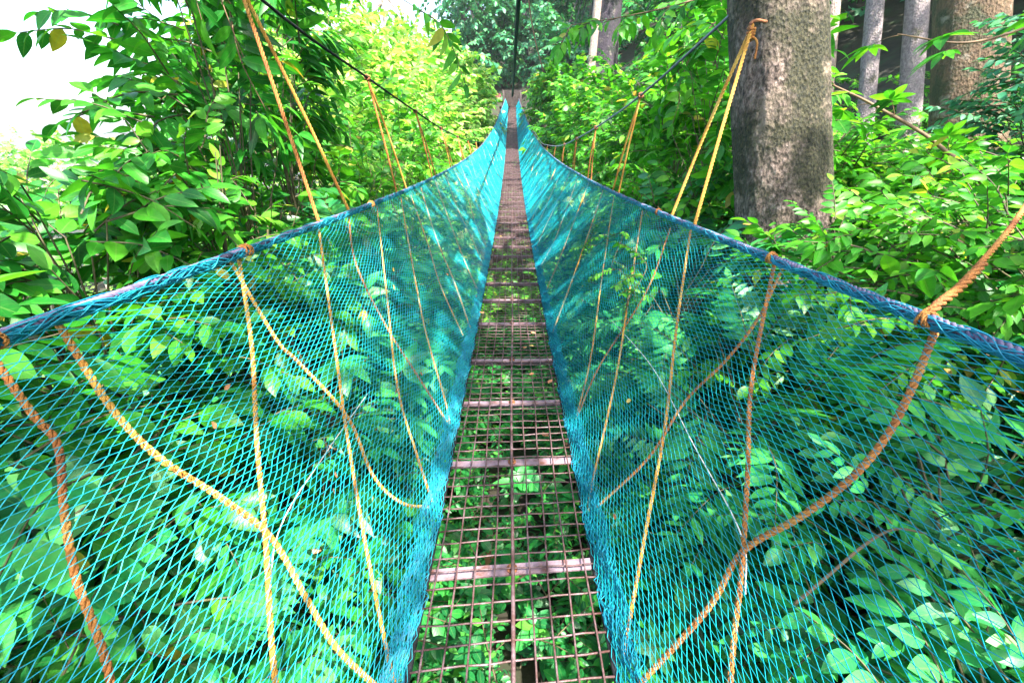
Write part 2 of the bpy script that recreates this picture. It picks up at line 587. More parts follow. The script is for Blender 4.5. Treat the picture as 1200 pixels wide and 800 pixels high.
def cable_pt(d, side):
    tab = CABL if side < 0 else CABR
    x = np.interp(d, [q[0] for q in tab], [q[1] for q in tab]) if d <= 20 else float(rail_l(d)) + .015
    u = np.interp(d, [q[0] for q in tab], [q[2] for q in tab]) if d <= 20 else float(rail_u(d, side)) + .03
    return W(side * float(x), d, float(u))


for side, lab, d0 in ((-1, 'dark steel cable sagging above the left handrail among leaves', -3), (1, 'grey steel cable sagging above the right handrail and tied behind the mossy trunk', 3.18)):
    tab = CABL if side < 0 else CABR
    pts = [W(side * q[1], q[0], q[2]) for q in tab] + [cable_pt(q, side) for q in (22, 25, 29, 33, 36, 38.9)]
    mb = MB()
    add_twist(mb, pts[:len(tab)], .0105, .07, 6, 4, 6)
    add_tube(mb, pts[len(tab) - 1:], .012, 6, 40)
    o = mb.build('suspension_cable', M['cable'] if side < 0 else M['wire'])
    props(o, lab, 'cable')
mb = MB()
cps = [W(.06, -2, .55), W(.045, 3.7, 1.0), W(.04, 12, 1.75), W(.03, 24, 2.8), W(0.02, 39.2, 4.45)]
add_tube(mb, cps, [.015, .016, .028, .05, .07], 6, 60)
props(mb.build('overhead_cable', M['cable']), 'single dark safety cable running overhead along the middle of the bridge', 'cable')

ORD = ['nearest', 'second', 'third', 'fourth', 'fifth', 'sixth', 'seventh', 'eighth', 'ninth']


def knot(mb, p, r, mi=0):
    p = np.asarray(p, float)
    for q in range(3):
        a = np.linspace(0, 2 * PI, 14)
        ax = rnd.uniform(-.4, .4)
        ring = np.stack([r * 1.5 * np.cos(a), ax * r * np.sin(a) + (q - 1) * r * .9, r * 1.5 * np.sin(a)], 1)
        V, T = tube_arrays(ring + p, r * .62, 6)
        mb.add(V, T, mi=mi)


# hanger ropes from the cables to the handrails
LH = [(2.75, 2.48, 2.97), (4.40, 4.28, 4.68), (6.3, 6.25, 6.55), (8.3, 8.2, 8.5), (10.2, 10.1, 10.35), (12, 11.9, 12.2), (13.8, 13.7, 14.0)]
RH = [(None, 2.62, 3.02), (4.6, 4.62, 4.9), (6.4, 6.3, 6.6), (8.0, 8.05, 8.3), (9.8, 9.85, 10.1), (11.6, 11.65, 11.9), (13.8, 13.8, 14.05)]
TRHOOK = W(1.36, 3.03, .70)
for side, tab, nm in ((-1, LH, 'left'), (1, RH, 'right')):
    for k, (c, f1, f2) in enumerate(tab):
        top = np.array(TRHOOK if c is None else cable_pt(c, side))
        if c is None:
            lab = 'bright orange twisted rope pair hooked on the mossy trunk and tied to the right handrail'
        else:
            lab = 'orange rope pair hung from the %s steel cable, %s pair from the camera' % (nm, ORD[k])
        o = empty('hanger_rope', tuple(top), lab, 'rope', 'hanger ropes between cables and handrails')
        for n_, fd in enumerate((f1, f2)):
            foot = np.array(rail_pt(fd, side)) + (0, 0, .008)
            mid = (top + foot) / 2 + np.array([side * -.008, .01 * (n_ * 2 - 1), -.006])
            mb = MB()
            r = .0105 if k == 0 else .0095
            if k < 3:
                add_twist(mb, [top, mid, foot], r)
            else:
                add_tube(mb, [top, mid, foot], r, 5, 8)
            mb.build('rope_leg', M['rope'] if (n_ or side > 0) and k < 2 else M['rope_rust'], o)
        if c is not None and k < 5:
            mb = MB()
            knot(mb, top, .013)
            mb.build('knot', M['bolt'], o)

hk = empty('iron_hook', TRHOOK, 'rusty iron hook in the mossy trunk holding the orange rope pair', 'hook')
mb = MB()
t0 = np.array(TRHOOK)
add_tube(mb, [t0 + (.12, .10, .03), t0 + (.02, .01, .02), t0 + (-.02, -.015, 0), t0 + (-.015, -.012, -.03), t0 + (.01, 0, -.035)], .009, 7, 20)
mb.build('hook_bar', M['bolt'], hk)
mb = MB()
for q in range(4):
    a = np.linspace(0, 2 * PI, 18)
    add_twist(mb, t0 + np.array([-.004, -.004, -.02 - .017 * q]) + np.stack([.019 * np.cos(a), .019 * np.sin(a), .006 * np.sin(a + q)], 1), .0075)
add_twist(mb, [t0 + (-.005, -.01, -.05), t0 + (.03, -.03, -.09), t0 + (.035, -.03, -.17)], .0065)
props(mb.build('rope_knot', M['rope_rust']), 'rope lashing wound under the iron hook on the mossy trunk', 'knot')

# lacing ropes behind the nets: (along, up the net) points; outside the net
LACE_L = [
    ([(.82, 1.0), (.77, .88), (.75, .82), (.66, .74), (.58, .66), (.52, .58)], .0105, 'thick rusty orange rope at the left edge of the picture behind the left net'),
    ([(.97, .99), (.89, .82), (.87, .70), (.89, .57), (.89, .44), (.81, .30), (.75, .19), (.72, .04)], .0115, 'thick beaded orange rope slanting down behind the left net to cross a straight yellow rope'),
    ([(1.72, .99), (1.42, .78), (1.11, .59), (.88, .45), (.64, .31), (.35, .12), (.2, .02)], .0105, 'straight yellow orange rope hanging upright behind the left net, nearest the camera'),
    ([(1.66, .99), (1.53, .75), (1.53, .67), (1.51, .45), (1.37, .28), (1.36, .15), (1.45, .04)], .0095, 'orange rope looping from a rail knot to the left hem'),
    ([(2.50, .99), (1.94, .70), (1.65, .55), (1.47, .44), (1.11, .23), (.82, .06), (.76, .02)], .0095, 'long yellow rope from the first left hanger down to the bottom of the hem'),
    ([(2.99, .99), (2.57, .79), (2.34, .51), (2.23, .29), (2.09, .04)], .0085, 'rusty rope curving from the foot of the first left hanger to the hem'),
    ([(3.62, .98), (2.60, .59), (1.94, .34), (1.66, .16), (1.49, .03)], .0085, 'yellow rope on the left net ending where the low looping rope meets the hem'),
    ([(4.40, .97), (3.49, .66), (2.79, .35), (2.24, .08), (2.1, .03)], .0085, 'thin yellow rope on the left net below the second left hanger pair'),
    ([(4.80, .95), (4.1, .62), (3.58, .39), (3.28, .09)], .008, 'thin orange rope on the left net just beyond the second left hanger pair'),
]
LACE_R = [
    ([(1.04, 1.0), (.95, .88), (.89, .78), (.86, .68), (.86, .56), (.88, .41), (.81, .28), (.74, .03)], .0125, 'thick rusty rope slanting down behind the right net from the blue lashed handrail knot'),
    ([(1.78, .99), (1.37, .70), (1.07, .53), (.84, .39), (.66, .28), (.3, .08), (.2, .02)], .0105, 'yellow rope hanging upright behind the right net and crossing the thick rusty rope'),
    ([(1.70, .97), (1.60, .83), (1.56, .68), (1.56, .51), (1.45, .31), (1.44, .05)], .008, 'faint rusty rope curving behind the right net towards the hem beyond the thick rope'),
    ([(2.68, .98), (2.05, .65), (1.54, .41), (1.15, .20), (.84, .02)], .0095, 'long yellow rope from below the trunk rope down to the bottom of the right hem'),
    ([(3.70, .97), (2.80, .61), (2.17, .33), (1.58, .05), (1.46, .01)], .0085, 'yellow rope in the middle of the right net bending sharply at the hem'),
    ([(4.80, .97), (3.37, .52), (2.59, .24), (2.13, .05)], .008, 'thin pale orange rope on the right net, close to the leafy vine'),
    ([(2.95, .95), (2.61, .66), (2.41, .27), (2.13, .05)], .0075, 'thin rusty rope on the right net beneath the mossy trunk'),
]
for side, tab in ((-1, LACE_L), (1, LACE_R)):
    for k, (pts, r, lab) in enumerate(tab):
        P = np.array([net_pt(a, b, side, .016 + r) for a, b in pts])
        if side < 0 and k == 0:      # this rope leaves the net and runs down into the plants
            P = np.vstack([P, P[-1] + (.015, -.035, -.09), P[-1] + (-.02, -.07, -.2), P[-1] + (-.10, -.1, -.36), P[-1] + (-.22, -.12, -.55)])
        P = smooth_path(P, 60)
        mb = MB()
        add_twist(mb, P, r * .77)
        o = mb.build('lacing_rope', M['rope_rust'] if ('rusty' in lab) else M['rope'])
        props(o, lab, 'rope', 'lacing ropes behind the nets')
    for k in range(18):
        d = 5.4 + k * 1.05
        P = np.array([net_pt(a, b, side, .02) for a, b in ((d, .97), (d - .8, .6), (d - 1.4, .3), (d - 1.9, .03))])
        mb = MB()
        add_tube(mb, P, .008, 5, 14)
        o = mb.build('lacing_rope', M['rope'])
        props(o, 'one of the thin yellow ropes repeated along the %s net towards its far end' % ('left' if side < 0 else 'right'), 'rope', 'distant lacing ropes of the %s net' % ('left' if side < 0 else 'right'))
    # loops of orange rope on top of the handrail where the lacing is tied
    for k, d in enumerate(((.80, 1.74, 3.45) if side < 0 else (1.05, 1.78, 3.3))):
        mb = MB()
        p = np.array(rail_pt(d, side))
        for q in range(3):
            a = np.linspace(0, 2 * PI, 20)
            R_ = .0175 + .002 * q
            ring = np.stack([R_ * np.cos(a), (q - 1) * .014 + .012 * np.sin(a + q), R_ * np.sin(a) - .003], 1)
            add_twist(mb, ring + p, .0052)
        if k == 0 and side > 0:
            add_twist(mb, [p + (.0, .0, .01), W(1.10, 1.075, -.345), W(1.18, 1.12, -.318), W(1.30, 1.20, -.27)], .0125)
            add_twist(mb, [W(1.28, 1.19, -.275), W(1.5, 1.35, -.18), W(2.0, 1.75, .02), W(2.6, 2.2, .2)], .0085)
        o = mb.build('rope_knot', M['rope_rust'])
        props(o, ['knotted orange rope loop on the %s handrail, the one nearest the camera', 'knotted orange rope loop on the %s handrail above a straight yellow rope', 'small orange rope loop on the %s handrail before the second hanger pair'][k] % ('left' if side < 0 else 'right'), 'knot', 'rope knots on the handrails')
# thin white cord stretched across the nets
mb = MB()
add_tube(mb, np.array([net_pt(a, b, 1, .055) for a, b in ((2.75, .42), (2.0, .46), (1.35, .45), (.95, .42), (.80, .36))]), .0022, 5, 40)
props(mb.build('white_cord', M['line']), 'thin white cord stretched slantwise behind the right net', 'cord')
mb = MB()
add_tube(mb, np.array([net_pt(a, b, -1, .06) for a, b in ((1.75, .42), (1.3, .43), (.95, .42), (.72, .34))]), .0022, 5, 40)
props(mb.build('white_cord', M['line']), 'thin white cord stretched slantwise behind the left net', 'cord')

# bare twig leaning on the right net
mb = MB()
add_tube(mb, np.array([net_pt(a, b, 1, .03) for a, b in ((.70, .45), (.71, .53), (.72, .62), (.71, .67), (.67, .70))]), [.0045, .0035, .002], 5, 30)
props(mb.build('bare_twig', M['twig']), 'pale bare arched twig caught behind the right net near the bottom right', 'twig')

# fallen leaves lying on the grating
mb = MB()
for q in range(20):
    d = 1.6 + 11 * rnd.random()
    x = rnd.choice([-1, 1]) * .30 * rnd.random() ** .6
    p = np.array(W(x, d, deck_u(d) + .017))
    R = np.array([[math.cos(q), -math.sin(q), 0], [math.sin(q), math.cos(q), 0], [0, 0, 1]])
    pts = np.array([(0, 0, 0), (-.28, .3, .06), (0, .3, .01), (.28, .3, .08), (-.24, .65, .07), (0, .65, .02), (.24, .65, .03), (0, 1, .1)], float) * rnd.uniform(.03, .06)
    mb.add(pts @ R.T + p, [(0, 2, 1), (0, 3, 2), (1, 2, 5), (1, 5, 4), (2, 3, 6), (2, 6, 5), (4, 5, 7), (5, 6, 7)], mi=q % 3 // 2)
for q in range(24):
    d = .9 + 6 * rnd.random() ** 1.4
    sd_ = rnd.choice([-1, 1])
    p = net_pt(d, rnd.uniform(.03, .9), sd_, -.006)
    R = frame(np.array([rnd.gauss(0, .3), rnd.gauss(0, 1), rnd.gauss(0, 1)]), (-sd_, 0, .4))
    pts = np.array([(0, 0, 0), (-.28, .3, .06), (0, .3, .01), (.28, .3, .08), (-.24, .65, .07), (0, .65, .02), (.24, .65, .03), (0, 1, .1)], float) * rnd.uniform(.02, .045)
    mb.add(pts @ R.T + p, [(0, 2, 1), (0, 3, 2), (1, 2, 5), (1, 5, 4), (2, 3, 6), (2, 6, 5), (4, 5, 7), (5, 6, 7)], mi=q % 3 // 2)
props(mb.build('fallen_leaves', [M['litter'], M['straw']]), kind='stuff')

# far landing
lz = deck_u(39.3)
land = empty('landing_platform', W(0, 39.3, lz), 'small dark timber landing at the far end of the bridge', 'platform')
mb = MB()
for i in range(9):
    add_box(mb, W(0, 39.4 + i * .2, lz - .03), (1.0, .09, .03))
mb.build('deck_board', M['plank'], land, smooth=False)
for e in (-1, 1):
    mb = MB()
    p = np.array(W(e * .66, 39.3, lz))
    add_tube(mb, [p + (0, 0, -3.5), p + (0, 0, .2), p + (0, 0, 1.05)], .10, 9)
    mb.build('post', M['plank'], land)
mb = MB()
add_box(mb, np.array(W(0, 39.32, lz + .95)), (.8, .09, .09))
mb.build('crossbeam', M['plank'], land, smooth=False)
mb = MB()
add_box(mb, np.array(W(-1.2, 39.5, lz + .72)), (.38, .03, .13))
mb.build('red_board', M['redboard'], land, smooth=False)
mb = MB()
for e in (-1, 1):
    for z in (.5, .95):
        add_box(mb, np.array(W(e * .98, 40.25, lz + z)), (.03, .9, .04))
mb.build('guard_rail', M['plank'], land, smooth=False)
for e in (-1, 1):
    mb = MB()
    for q in range(5):
        add_box(mb, np.array(W(e * (.72 + .004 * q), 39.6 + q * .36, lz + .55)), (.03, .16, .62))
    mb.build('side_wall', M['plank'], land, smooth=False)
mb = MB()
for q in range(4):
    add_box(mb, np.array(W(-.6 + q * .4, 41.35, lz + .6)), (.19, .03, .75))
mb.build('back_wall', M['plank'], land, smooth=False)

# ------------------------------------------------------------------ ground
GC = [(-14, -1.4), (-3, -1.9), (0, -2.30), (3, -2.55), (8, -3.6), (14, -4.3), (22, -3.2), (30, .2), (38, 2.8), (43, 3.4), (60, 9.5), (90, 22), (150, 30), (600, 45)]
GRX = [(.5, 0), (1.5, .80), (3, 1.6), (6, 2.2), (12, 5.0), (25, 13), (60, 24), (600, 60)]
GLX = [(.5, 0), (1.5, .75), (3, .8), (5, .3), (9, -1.2), (14, -3.5), (30, -9), (80, -22), (600, -40)]


def ground_u(x, d):
    g = np.interp(d, [p[0] for p in GC], [p[1] for p in GC])
    r = np.interp(x, [p[0] for p in GRX], [p[1] for p in GRX])
    l = np.interp(-x, [p[0] for p in GLX], [p[1] for p in GLX])
    far = np.clip((d - 18) / 25, 0, 1)
    l = l * (1 - .75 * far)
    m = np.clip((-x - 7) / 16, 0, 1)
    g = g * (1 - m) + m * np.minimum(g, -7 - .02 * np.abs(x))
    g2 = g + np.where(x > 0, r, l)
    return g2 + .10 * np.sin(x * 2.3 + d * 1.1) * np.sin(d * 1.9 - x) + .35 * np.sin(x * .31 + 1) * np.sin(d * .27)


xs = np.concatenate([-np.geomspace(600, 12, 26), np.linspace(-11.5, 11.5, 70), np.geomspace(12, 600, 26)])
ys = np.concatenate([-np.geomspace(300, 9, 10), np.linspace(-8, 20, 80), np.geomspace(20.6, 700, 50)])
X, Y = np.meshgrid(xs, ys, indexing='ij')
Zg = Z0 + ground_u(X, Y) - TILT * Y
V = np.stack([X, Y, Zg], -1).reshape(-1, 3)
ny = len(ys)
i, j = np.meshgrid(np.arange(len(xs) - 1), np.arange(ny - 1), indexing='ij')
a = (i * ny + j).ravel()
T = np.concatenate([np.stack([a, a + ny, a + ny + 1], 1), np.stack([a, a + ny + 1, a + 1], 1)])
mb = MB()
mb.add(V, T)
props(mb.build('ground', M['soil']), kind='structure')


# ------------------------------------------------------------------ leaves and sprigs
def leaf_tpl(m=3, wr=.24, fold=.25, droop=.18, tip=1.25, wave=0.0):
    """one leaf along +Y, unit length, folded on its midrib: V, T, UV"""
    V = [(0, 0, 0)]
    U = [(.5, 0)]
    ys = [(k + 1) / (m + 1) for k in range(m)]
    if m == 2:
        ys = [.27, .62]
    for y in ys:
        w = wr * (math.sin(PI * y ** .85) ** .8) * (1 if y < .5 else (1 - (y - .5) * .25 * tip))
        z = -droop * y * y
        wz = wave * math.sin(y * 9)
        V += [(-w, y, z + fold * w + wz), (0, y, z), (w, y, z + fold * w - wz)]
        U += [(0, y), (.5, y), (1, y)]
    V.append((0, 1, -droop))
    U.append((.5, 1))
    e = len(V) - 1
    T = [(0, 2, 1), (0, 3, 2)]
    for k in range(m - 1):
        b = 1 + 3 * k
        T += [(b, b + 1, b + 4), (b, b + 4, b + 3), (b + 1, b + 2, b + 5), (b + 1, b + 5, b + 4)]
    b = 1 + 3 * (m - 1)
    T += [(b, b + 1, e), (b + 1, b + 2, e)]
    return np.array(V, float), np.array(T, int), np.array(U, float)


class Sprig:
    def __init__(self):
        self.mb = MB()

    def leaf(self, p, y, L, tpl, up=(0, 0, 1)):
        R = frame(np.array(y, float), up)
        V, T, U = tpl
        self.mb.add((V * L) @ R.T + np.asarray(p, float), T, U, 0)

    def stem(self, pts, r, k=3, n=None):
        P = smooth_path(pts, n) if n else np.asarray(pts, float)
        V, T = tube_arrays(P, np.linspace(r, r * .4, len(P)), k, cap=False)
        self.mb.add(V, T, mi=1)

    def done(self):
        self.V, self.T, self.U, self.I = (np.concatenate(q) for q in (self.mb.V, self.mb.T, self.mb.U, self.mb.I))
        return self


def sprig_alt(rg, n=12, L=.34, leaf=.14, m=3, wr=.24, droopy=.3, curl=.18, spread=1.0, wave=0.0):
    s = Sprig()
    bend = rg.uniform(-.12, .12)
    pts = [(0, 0, 0), (bend * .4 * L, L * .5, .06 * L), (bend * L, L, -.08 * L * droopy * 3)]
    P = smooth_path(pts, n + 2)
    s.stem(P, .0035 + L * .006, 3)
    tp = [leaf_tpl(m, wr * rg.uniform(.85, 1.15), rg.uniform(.1, .35), rg.uniform(.05, curl * 2), 1.2, wave) for _ in range(4)]
    for k in range(1, n + 2):
        t = k / (n + 1)
        sd = 1 if k % 2 else -1
        dr = P[min(k, n + 1)] - P[k - 1]
        dr /= np.linalg.norm(dr)
        sw = np.array([dr[1], -dr[0], 0]) * sd
        y = dr * rg.uniform(.3, .7) + sw * spread * rg.uniform(.7, 1.1) * (1 - .6 * t ** 3) + np.array([0, 0, rg.uniform(-.6, .25) - droopy * .5])
        if k == n + 1:
            y = dr + np.array([rg.uniform(-.2, .2), 0, -.25])
        up = (rg.uniform(-.45, .45), rg.uniform(-.35, .35), 1)
        s.leaf(P[k], y, leaf * rg.uniform(.65, 1.15) * (1 - .25 * abs(t - .5)), tp[rg.randrange(4)], up)
    return s.done()


def sprig_pinnate(rg, pairs=8, L=.45, leaf=.13, m=2, wr=.17):
    s = Sprig()
    pts = [(0, 0, 0), (0, L * .5, .05 * L), (0, L, -.16 * L)]
    P = smooth_path(pts, pairs + 3)
    s.stem(P, .004, 3)
    tp = [leaf_tpl(m, wr, .15, .14) for _ in range(2)]
    for k in range(2, pairs + 3):
        t = (k - 1) / (pairs + 1)
        sz = leaf * (.55 + .6 * math.sin(PI * min(t + .12, 1)))
        for sd in (-1, 1):
            y = (sd * 1.0, .42 + .25 * t, rg.uniform(-.35, -.05))
            s.leaf(P[k], y, sz * rg.uniform(.9, 1.1), tp[0], (rg.uniform(-.15, .15), rg.uniform(-.2, .2), 1))
    s.leaf(P[-1], (0, 1, -.25), leaf * .8, tp[1])
    return s.done()


def sprig_palm(rg, n=7, pet=.16, leaf=.22, m=3, wr=.17):
    s = Sprig()
    s.stem([(0, 0, 0), (0, pet * .5, .02), (0, pet, .01)], .004, 4, 5)
    tp = leaf_tpl(m, wr, .22, .22)
    for k in range(n):
        a = (k - (n - 1) / 2) / ((n - 1) / 2) * 2.0
        sz = leaf * (1 - .38 * abs(a) / 2.0) * rg.uniform(.92, 1.08)
        s.leaf((0, pet, .01), (math.sin(a), math.cos(a), rg.uniform(-.3, .0)), sz, tp, (0, 0, 1))
    return s.done()


def sprig_whorl(rg, n=7, stem=.12, leaf=.2, m=3, wr=.26, lift=.2):
    """a rosette of leaves at the tip of an upright stem (stem along +Y)"""
    s = Sprig()
    s.stem([(0, 0, 0), (.01, stem * .6, 0), (0, stem, 0)], .005, 4, 4)
    for k in range(n):
        a = 2.399 * k
        t = k / n
        tp = leaf_tpl(m, wr * rg.uniform(.85, 1.15), rg.uniform(.1, .3), rg.uniform(.15, .45), 1.2)
        y = (math.cos(a), lift + .5 * t + rg.uniform(-.25, .2), math.sin(a))
        s.leaf((0, stem * (.55 + .45 * t), 0), y, leaf * rg.uniform(.7, 1.1) * (1 - .3 * t), tp, (0, 1, 0))
    return s.done()


rg = random.Random(5)
SP = {
    'alt': [sprig_alt(rg, 11, .42, .155, 5, .25) for _ in range(5)],
    'altbig': [sprig_alt(rg, 9, .5, .21, 5, .23, .5, .25, wave=.012) for _ in range(4)],
    'altlo': [sprig_alt(rg, 12, .45, .15, 2, .26) for _ in range(5)],
    'small': [sprig_alt(rg, 16, .38, .075, 2, .27, .2) for _ in range(5)],
    'lance': [sprig_alt(rg, 11, .45, .21, 5, .15, .55, .3) for _ in range(4)],
    'pin': [sprig_pinnate(rg, 8, .46, .14) for _ in range(3)],
    'pinbig': [sprig_pinnate(rg, 6, .62, .24, 4, .2) for _ in range(3)],
    'palm': [sprig_palm(rg, 7, .2, .24, 5) for _ in range(3)],
    'whorl': [sprig_whorl(rg, 8, m=4) for _ in range(4)],
    'whorlbig': [sprig_whorl(rg, 9, .15, .36, 3, .2, .35) for _ in range(4)],
    'tree': [sprig_alt(rg, 12, .8, .26, 2, .3, .25) for _ in range(5)],
    'treefar': [sprig_alt(rg, 10, 1.1, .40, 1, .36, .25) for _ in range(5)],
}


def clear(P, ext=0.0):
    """True where a point lies outside the corridor of deck, nets and ropes"""
    x, d = np.abs(P[:, 0]), P[:, 1]
    u = P[:, 2] - Z0 + TILT * d
    side = np.where(P[:, 0] < 0, -1, 1)
    hu = deck_u(d)
    ru = np.where(side < 0, rail_u(d, -1), rail_u(d, 1))
    rl = rail_l(d)
    t = np.clip((u - hu) / (ru - hu), 0, 1)
    wdt = .36 + (rl - .31) * t + .10
    wdt = np.where(u > ru, rl + .13 + .28 * np.clip((u - ru) / .25, 0, 1) * np.clip((d - 1.5) / 1.5, 0, 1), wdt)
    inside = (x < wdt + ext) & (u > hu - .16) & (u < ru + 1.35 + np.maximum(d, 0) * .02) & (d > -1.5) & (d < 39.5)
    near = (np.abs(P[:, 0]) < .9) & (d < .9) & (d > -.6) & (u > -.9)
    return ~(inside | near)


def scatter(mb, kind, P, Y, S, up=None, check=True, rgn=None):
    """copies of sprigs of a kind at P, along Y, sized S, into mb (0 = leaf, 1 = stem)"""
    P, Y, S = np.asarray(P, float), np.asarray(Y, float), np.asarray(S, float)
    if check and len(P):
        Yn = Y / (np.linalg.norm(Y, axis=1)[:, None] + 1e-9)
        L = .42
        ex = {'altbig': .16, 'whorlbig': .2, 'pinbig': .14, 'palm': .12, 'alt': .08, 'lance': .1}.get(kind, .04)
        ok = clear(P, ex * .6) & clear(P + Yn * (S * L)[:, None], ex) & clear(P + Yn * (S * L * .6)[:, None], ex)
        P, Y, S = P[ok], Y[ok], S[ok]
        if up is not None:
            up = up[ok]
    if not len(P):
        return
    if up is None:
        up = np.stack([NR.normal(0, .25, len(P)), NR.normal(0, .25, len(P)), np.ones(len(P))], 1)
    R = frame(Y, up)
    pick = NR.integers(0, len(SP[kind]), len(P))
    for q, s in enumerate(SP[kind]):
        m = pick == q
        if not m.any():
            continue
        V = np.einsum('nij,vj->nvi', R[m] * S[m][:, None, None], s.V) + P[m][:, None, :]
        nv = len(s.V)
        T = (np.arange(m.sum())[:, None, None] * nv + s.T[None]).reshape(-1, 3)
        mb.add(V.reshape(-1, 3), T, np.tile(s.U, (m.sum(), 1)), np.tile(s.I, m.sum()))


def split_build(mb, leafname, leafmat, stemname, stemmat, parent):
    """leaves and stems of a plant as two parts"""
    V, T, U, I = (np.concatenate(q) for q in (mb.V, mb.T, mb.U, mb.I))
    for nm, mt, w in ((leafname, leafmat, 0), (stemname, stemmat, 1)):
        t = T[I == w]
        if not len(t):
            continue
        used, inv = np.unique(t.ravel(), return_inverse=True)
        m2 = MB()
        m2.add(V[used], inv.reshape(-1, 3), U[used])
        m2.build(nm, mt, parent)


def ground_z(x, d):
    return Z0 + float(ground_u(np.array(x), np.array(d))) - TILT * d


def shrub(name, label, x, d, h, rx, ry, n, kind, mat, smin=.8, smax=1.2, low=.05, cat='shrub', group=None, stems=9, top=None, stemmat='stem', lean=(0, 0)):
    zb = ground_z(x, d)
    if top is not None:                       # height given as the top's level above the eye line
        h = W(x, d, top)[2] - zb
    e = empty(name, (x, d, zb), label, cat, group)
    a = NR.uniform(0, 2 * PI, n)
    t = NR.uniform(low, 1, n) ** .8
    prof = np.sin(PI * np.clip(.12 + .80 * t, 0, 1)) ** .7
    r = np.sqrt(NR.uniform(.12, 1, n)) * prof
    lump = 1 + .22 * np.sin(3 * a + 5 * t + x) + .15 * np.sin(7 * a - 9 * t)
    lx, ly = lean
    P = np.stack([x + lx * t * h + rx * r * lump * np.cos(a), d + ly * t * h + ry * r * lump * np.sin(a), zb + h * t * (1 + .12 * np.sin(4 * a))], 1)
    Y = np.stack([np.cos(a) * (.5 + r), np.sin(a) * (.5 + r), .55 * t + NR.normal(0, .35, n)], 1) + NR.normal(0, .35, (n, 3))
    mb = MB()
    scatter(mb, kind, P, Y, NR.uniform(smin, smax, n))
    # woody stems from the base out to the sprigs
    idx = NR.choice(n, min(n, stems * 4), replace=False)
    base = np.array([x, d, zb - .1])
    for q, k in enumerate(idx):
        tip = P[k]
        if not clear(tip[None], .02)[0]:
            continue
        mid = base + (tip - base) * .5 + np.array([-.15 * math.cos(a[k]) * rx, -.15 * math.sin(a[k]) * ry, h * .10])
        path = smooth_path([base + np.array([rnd.uniform(-.1, .1), rnd.uniform(-.1, .1), 0]), mid, tip], 9)
        if not clear(path[2:], .0).all():
            continue
        V, T = tube_arrays(path, np.linspace(.014 if q % 4 == 0 else .008, .003, 9), 5, False)
        mb.add(V, T, mi=1)
    split_build(mb, 'foliage', G[mat], 'stem', M[stemmat], e)
    return e


def trunk_mesh(base, top, r0, r1, seed, n=26, k=22, flare=.35, wob=.06):
    rg_ = np.random.default_rng(seed)
    t = np.linspace(0, 1, n)
    b, tp = np.array(base, float), np.array(top, float)
    P = b + (tp - b) * t[:, None]
    L = np.linalg.norm(tp - b)
    ph = rg_.uniform(0, 6, 4)
    P[:, 0] += wob * np.sin(t * 5 + ph[0]) * min(L * .1, 1) * t
    P[:, 1] += wob * np.sin(t * 4 + ph[1]) * min(L * .1, 1) * t
    R = (r0 + (r1 - r0) * t) * (1 + flare * np.exp(-t * L / .5))
    a = np.arange(k) * 2 * PI / k
    lob = 1 + .045 * np.sin(3 * a[None] + ph[2] + t[:, None] * 2) + .03 * np.sin(5 * a[None] + ph[3] - t[:, None] * 5) + rg_.normal(0, .012 if k < 40 else .006, (n, k))
    if k >= 60:
        zz = t[:, None] * L
        for fa, fz, am in ((9, 3.1, .012), (14, 5.3, .010), (23, 9.7, .007), (31, 17.0, .006), (7, 1.1, .02)):
            lob = lob + am * np.sin(fa * a[None] + rg_.uniform(0, 6) + 1.5 * np.sin(zz * fz * .6 + rg_.uniform(0, 6))) * np.sin(zz * fz + rg_.uniform(0, 6) + 2 * np.sin(a[None] * 2))
    V = np.stack([P[:, None, 0] + R[:, None] * lob * np.cos(a)[None], P[:, None, 1] + R[:, None] * lob * np.sin(a)[None], P[:, None, 2] + 0 * lob], -1).reshape(-1, 3)
    i = np.arange(n - 1)[:, None] * k
    j = np.arange(k)[None]
    j2 = (j + 1) % k
    T = np.concatenate([np.stack([i + j, i + j2, i + k + j2], -1).reshape(-1, 3), np.stack([i + j, i + k + j2, i + k + j], -1).reshape(-1, 3)])
    return V, T, P


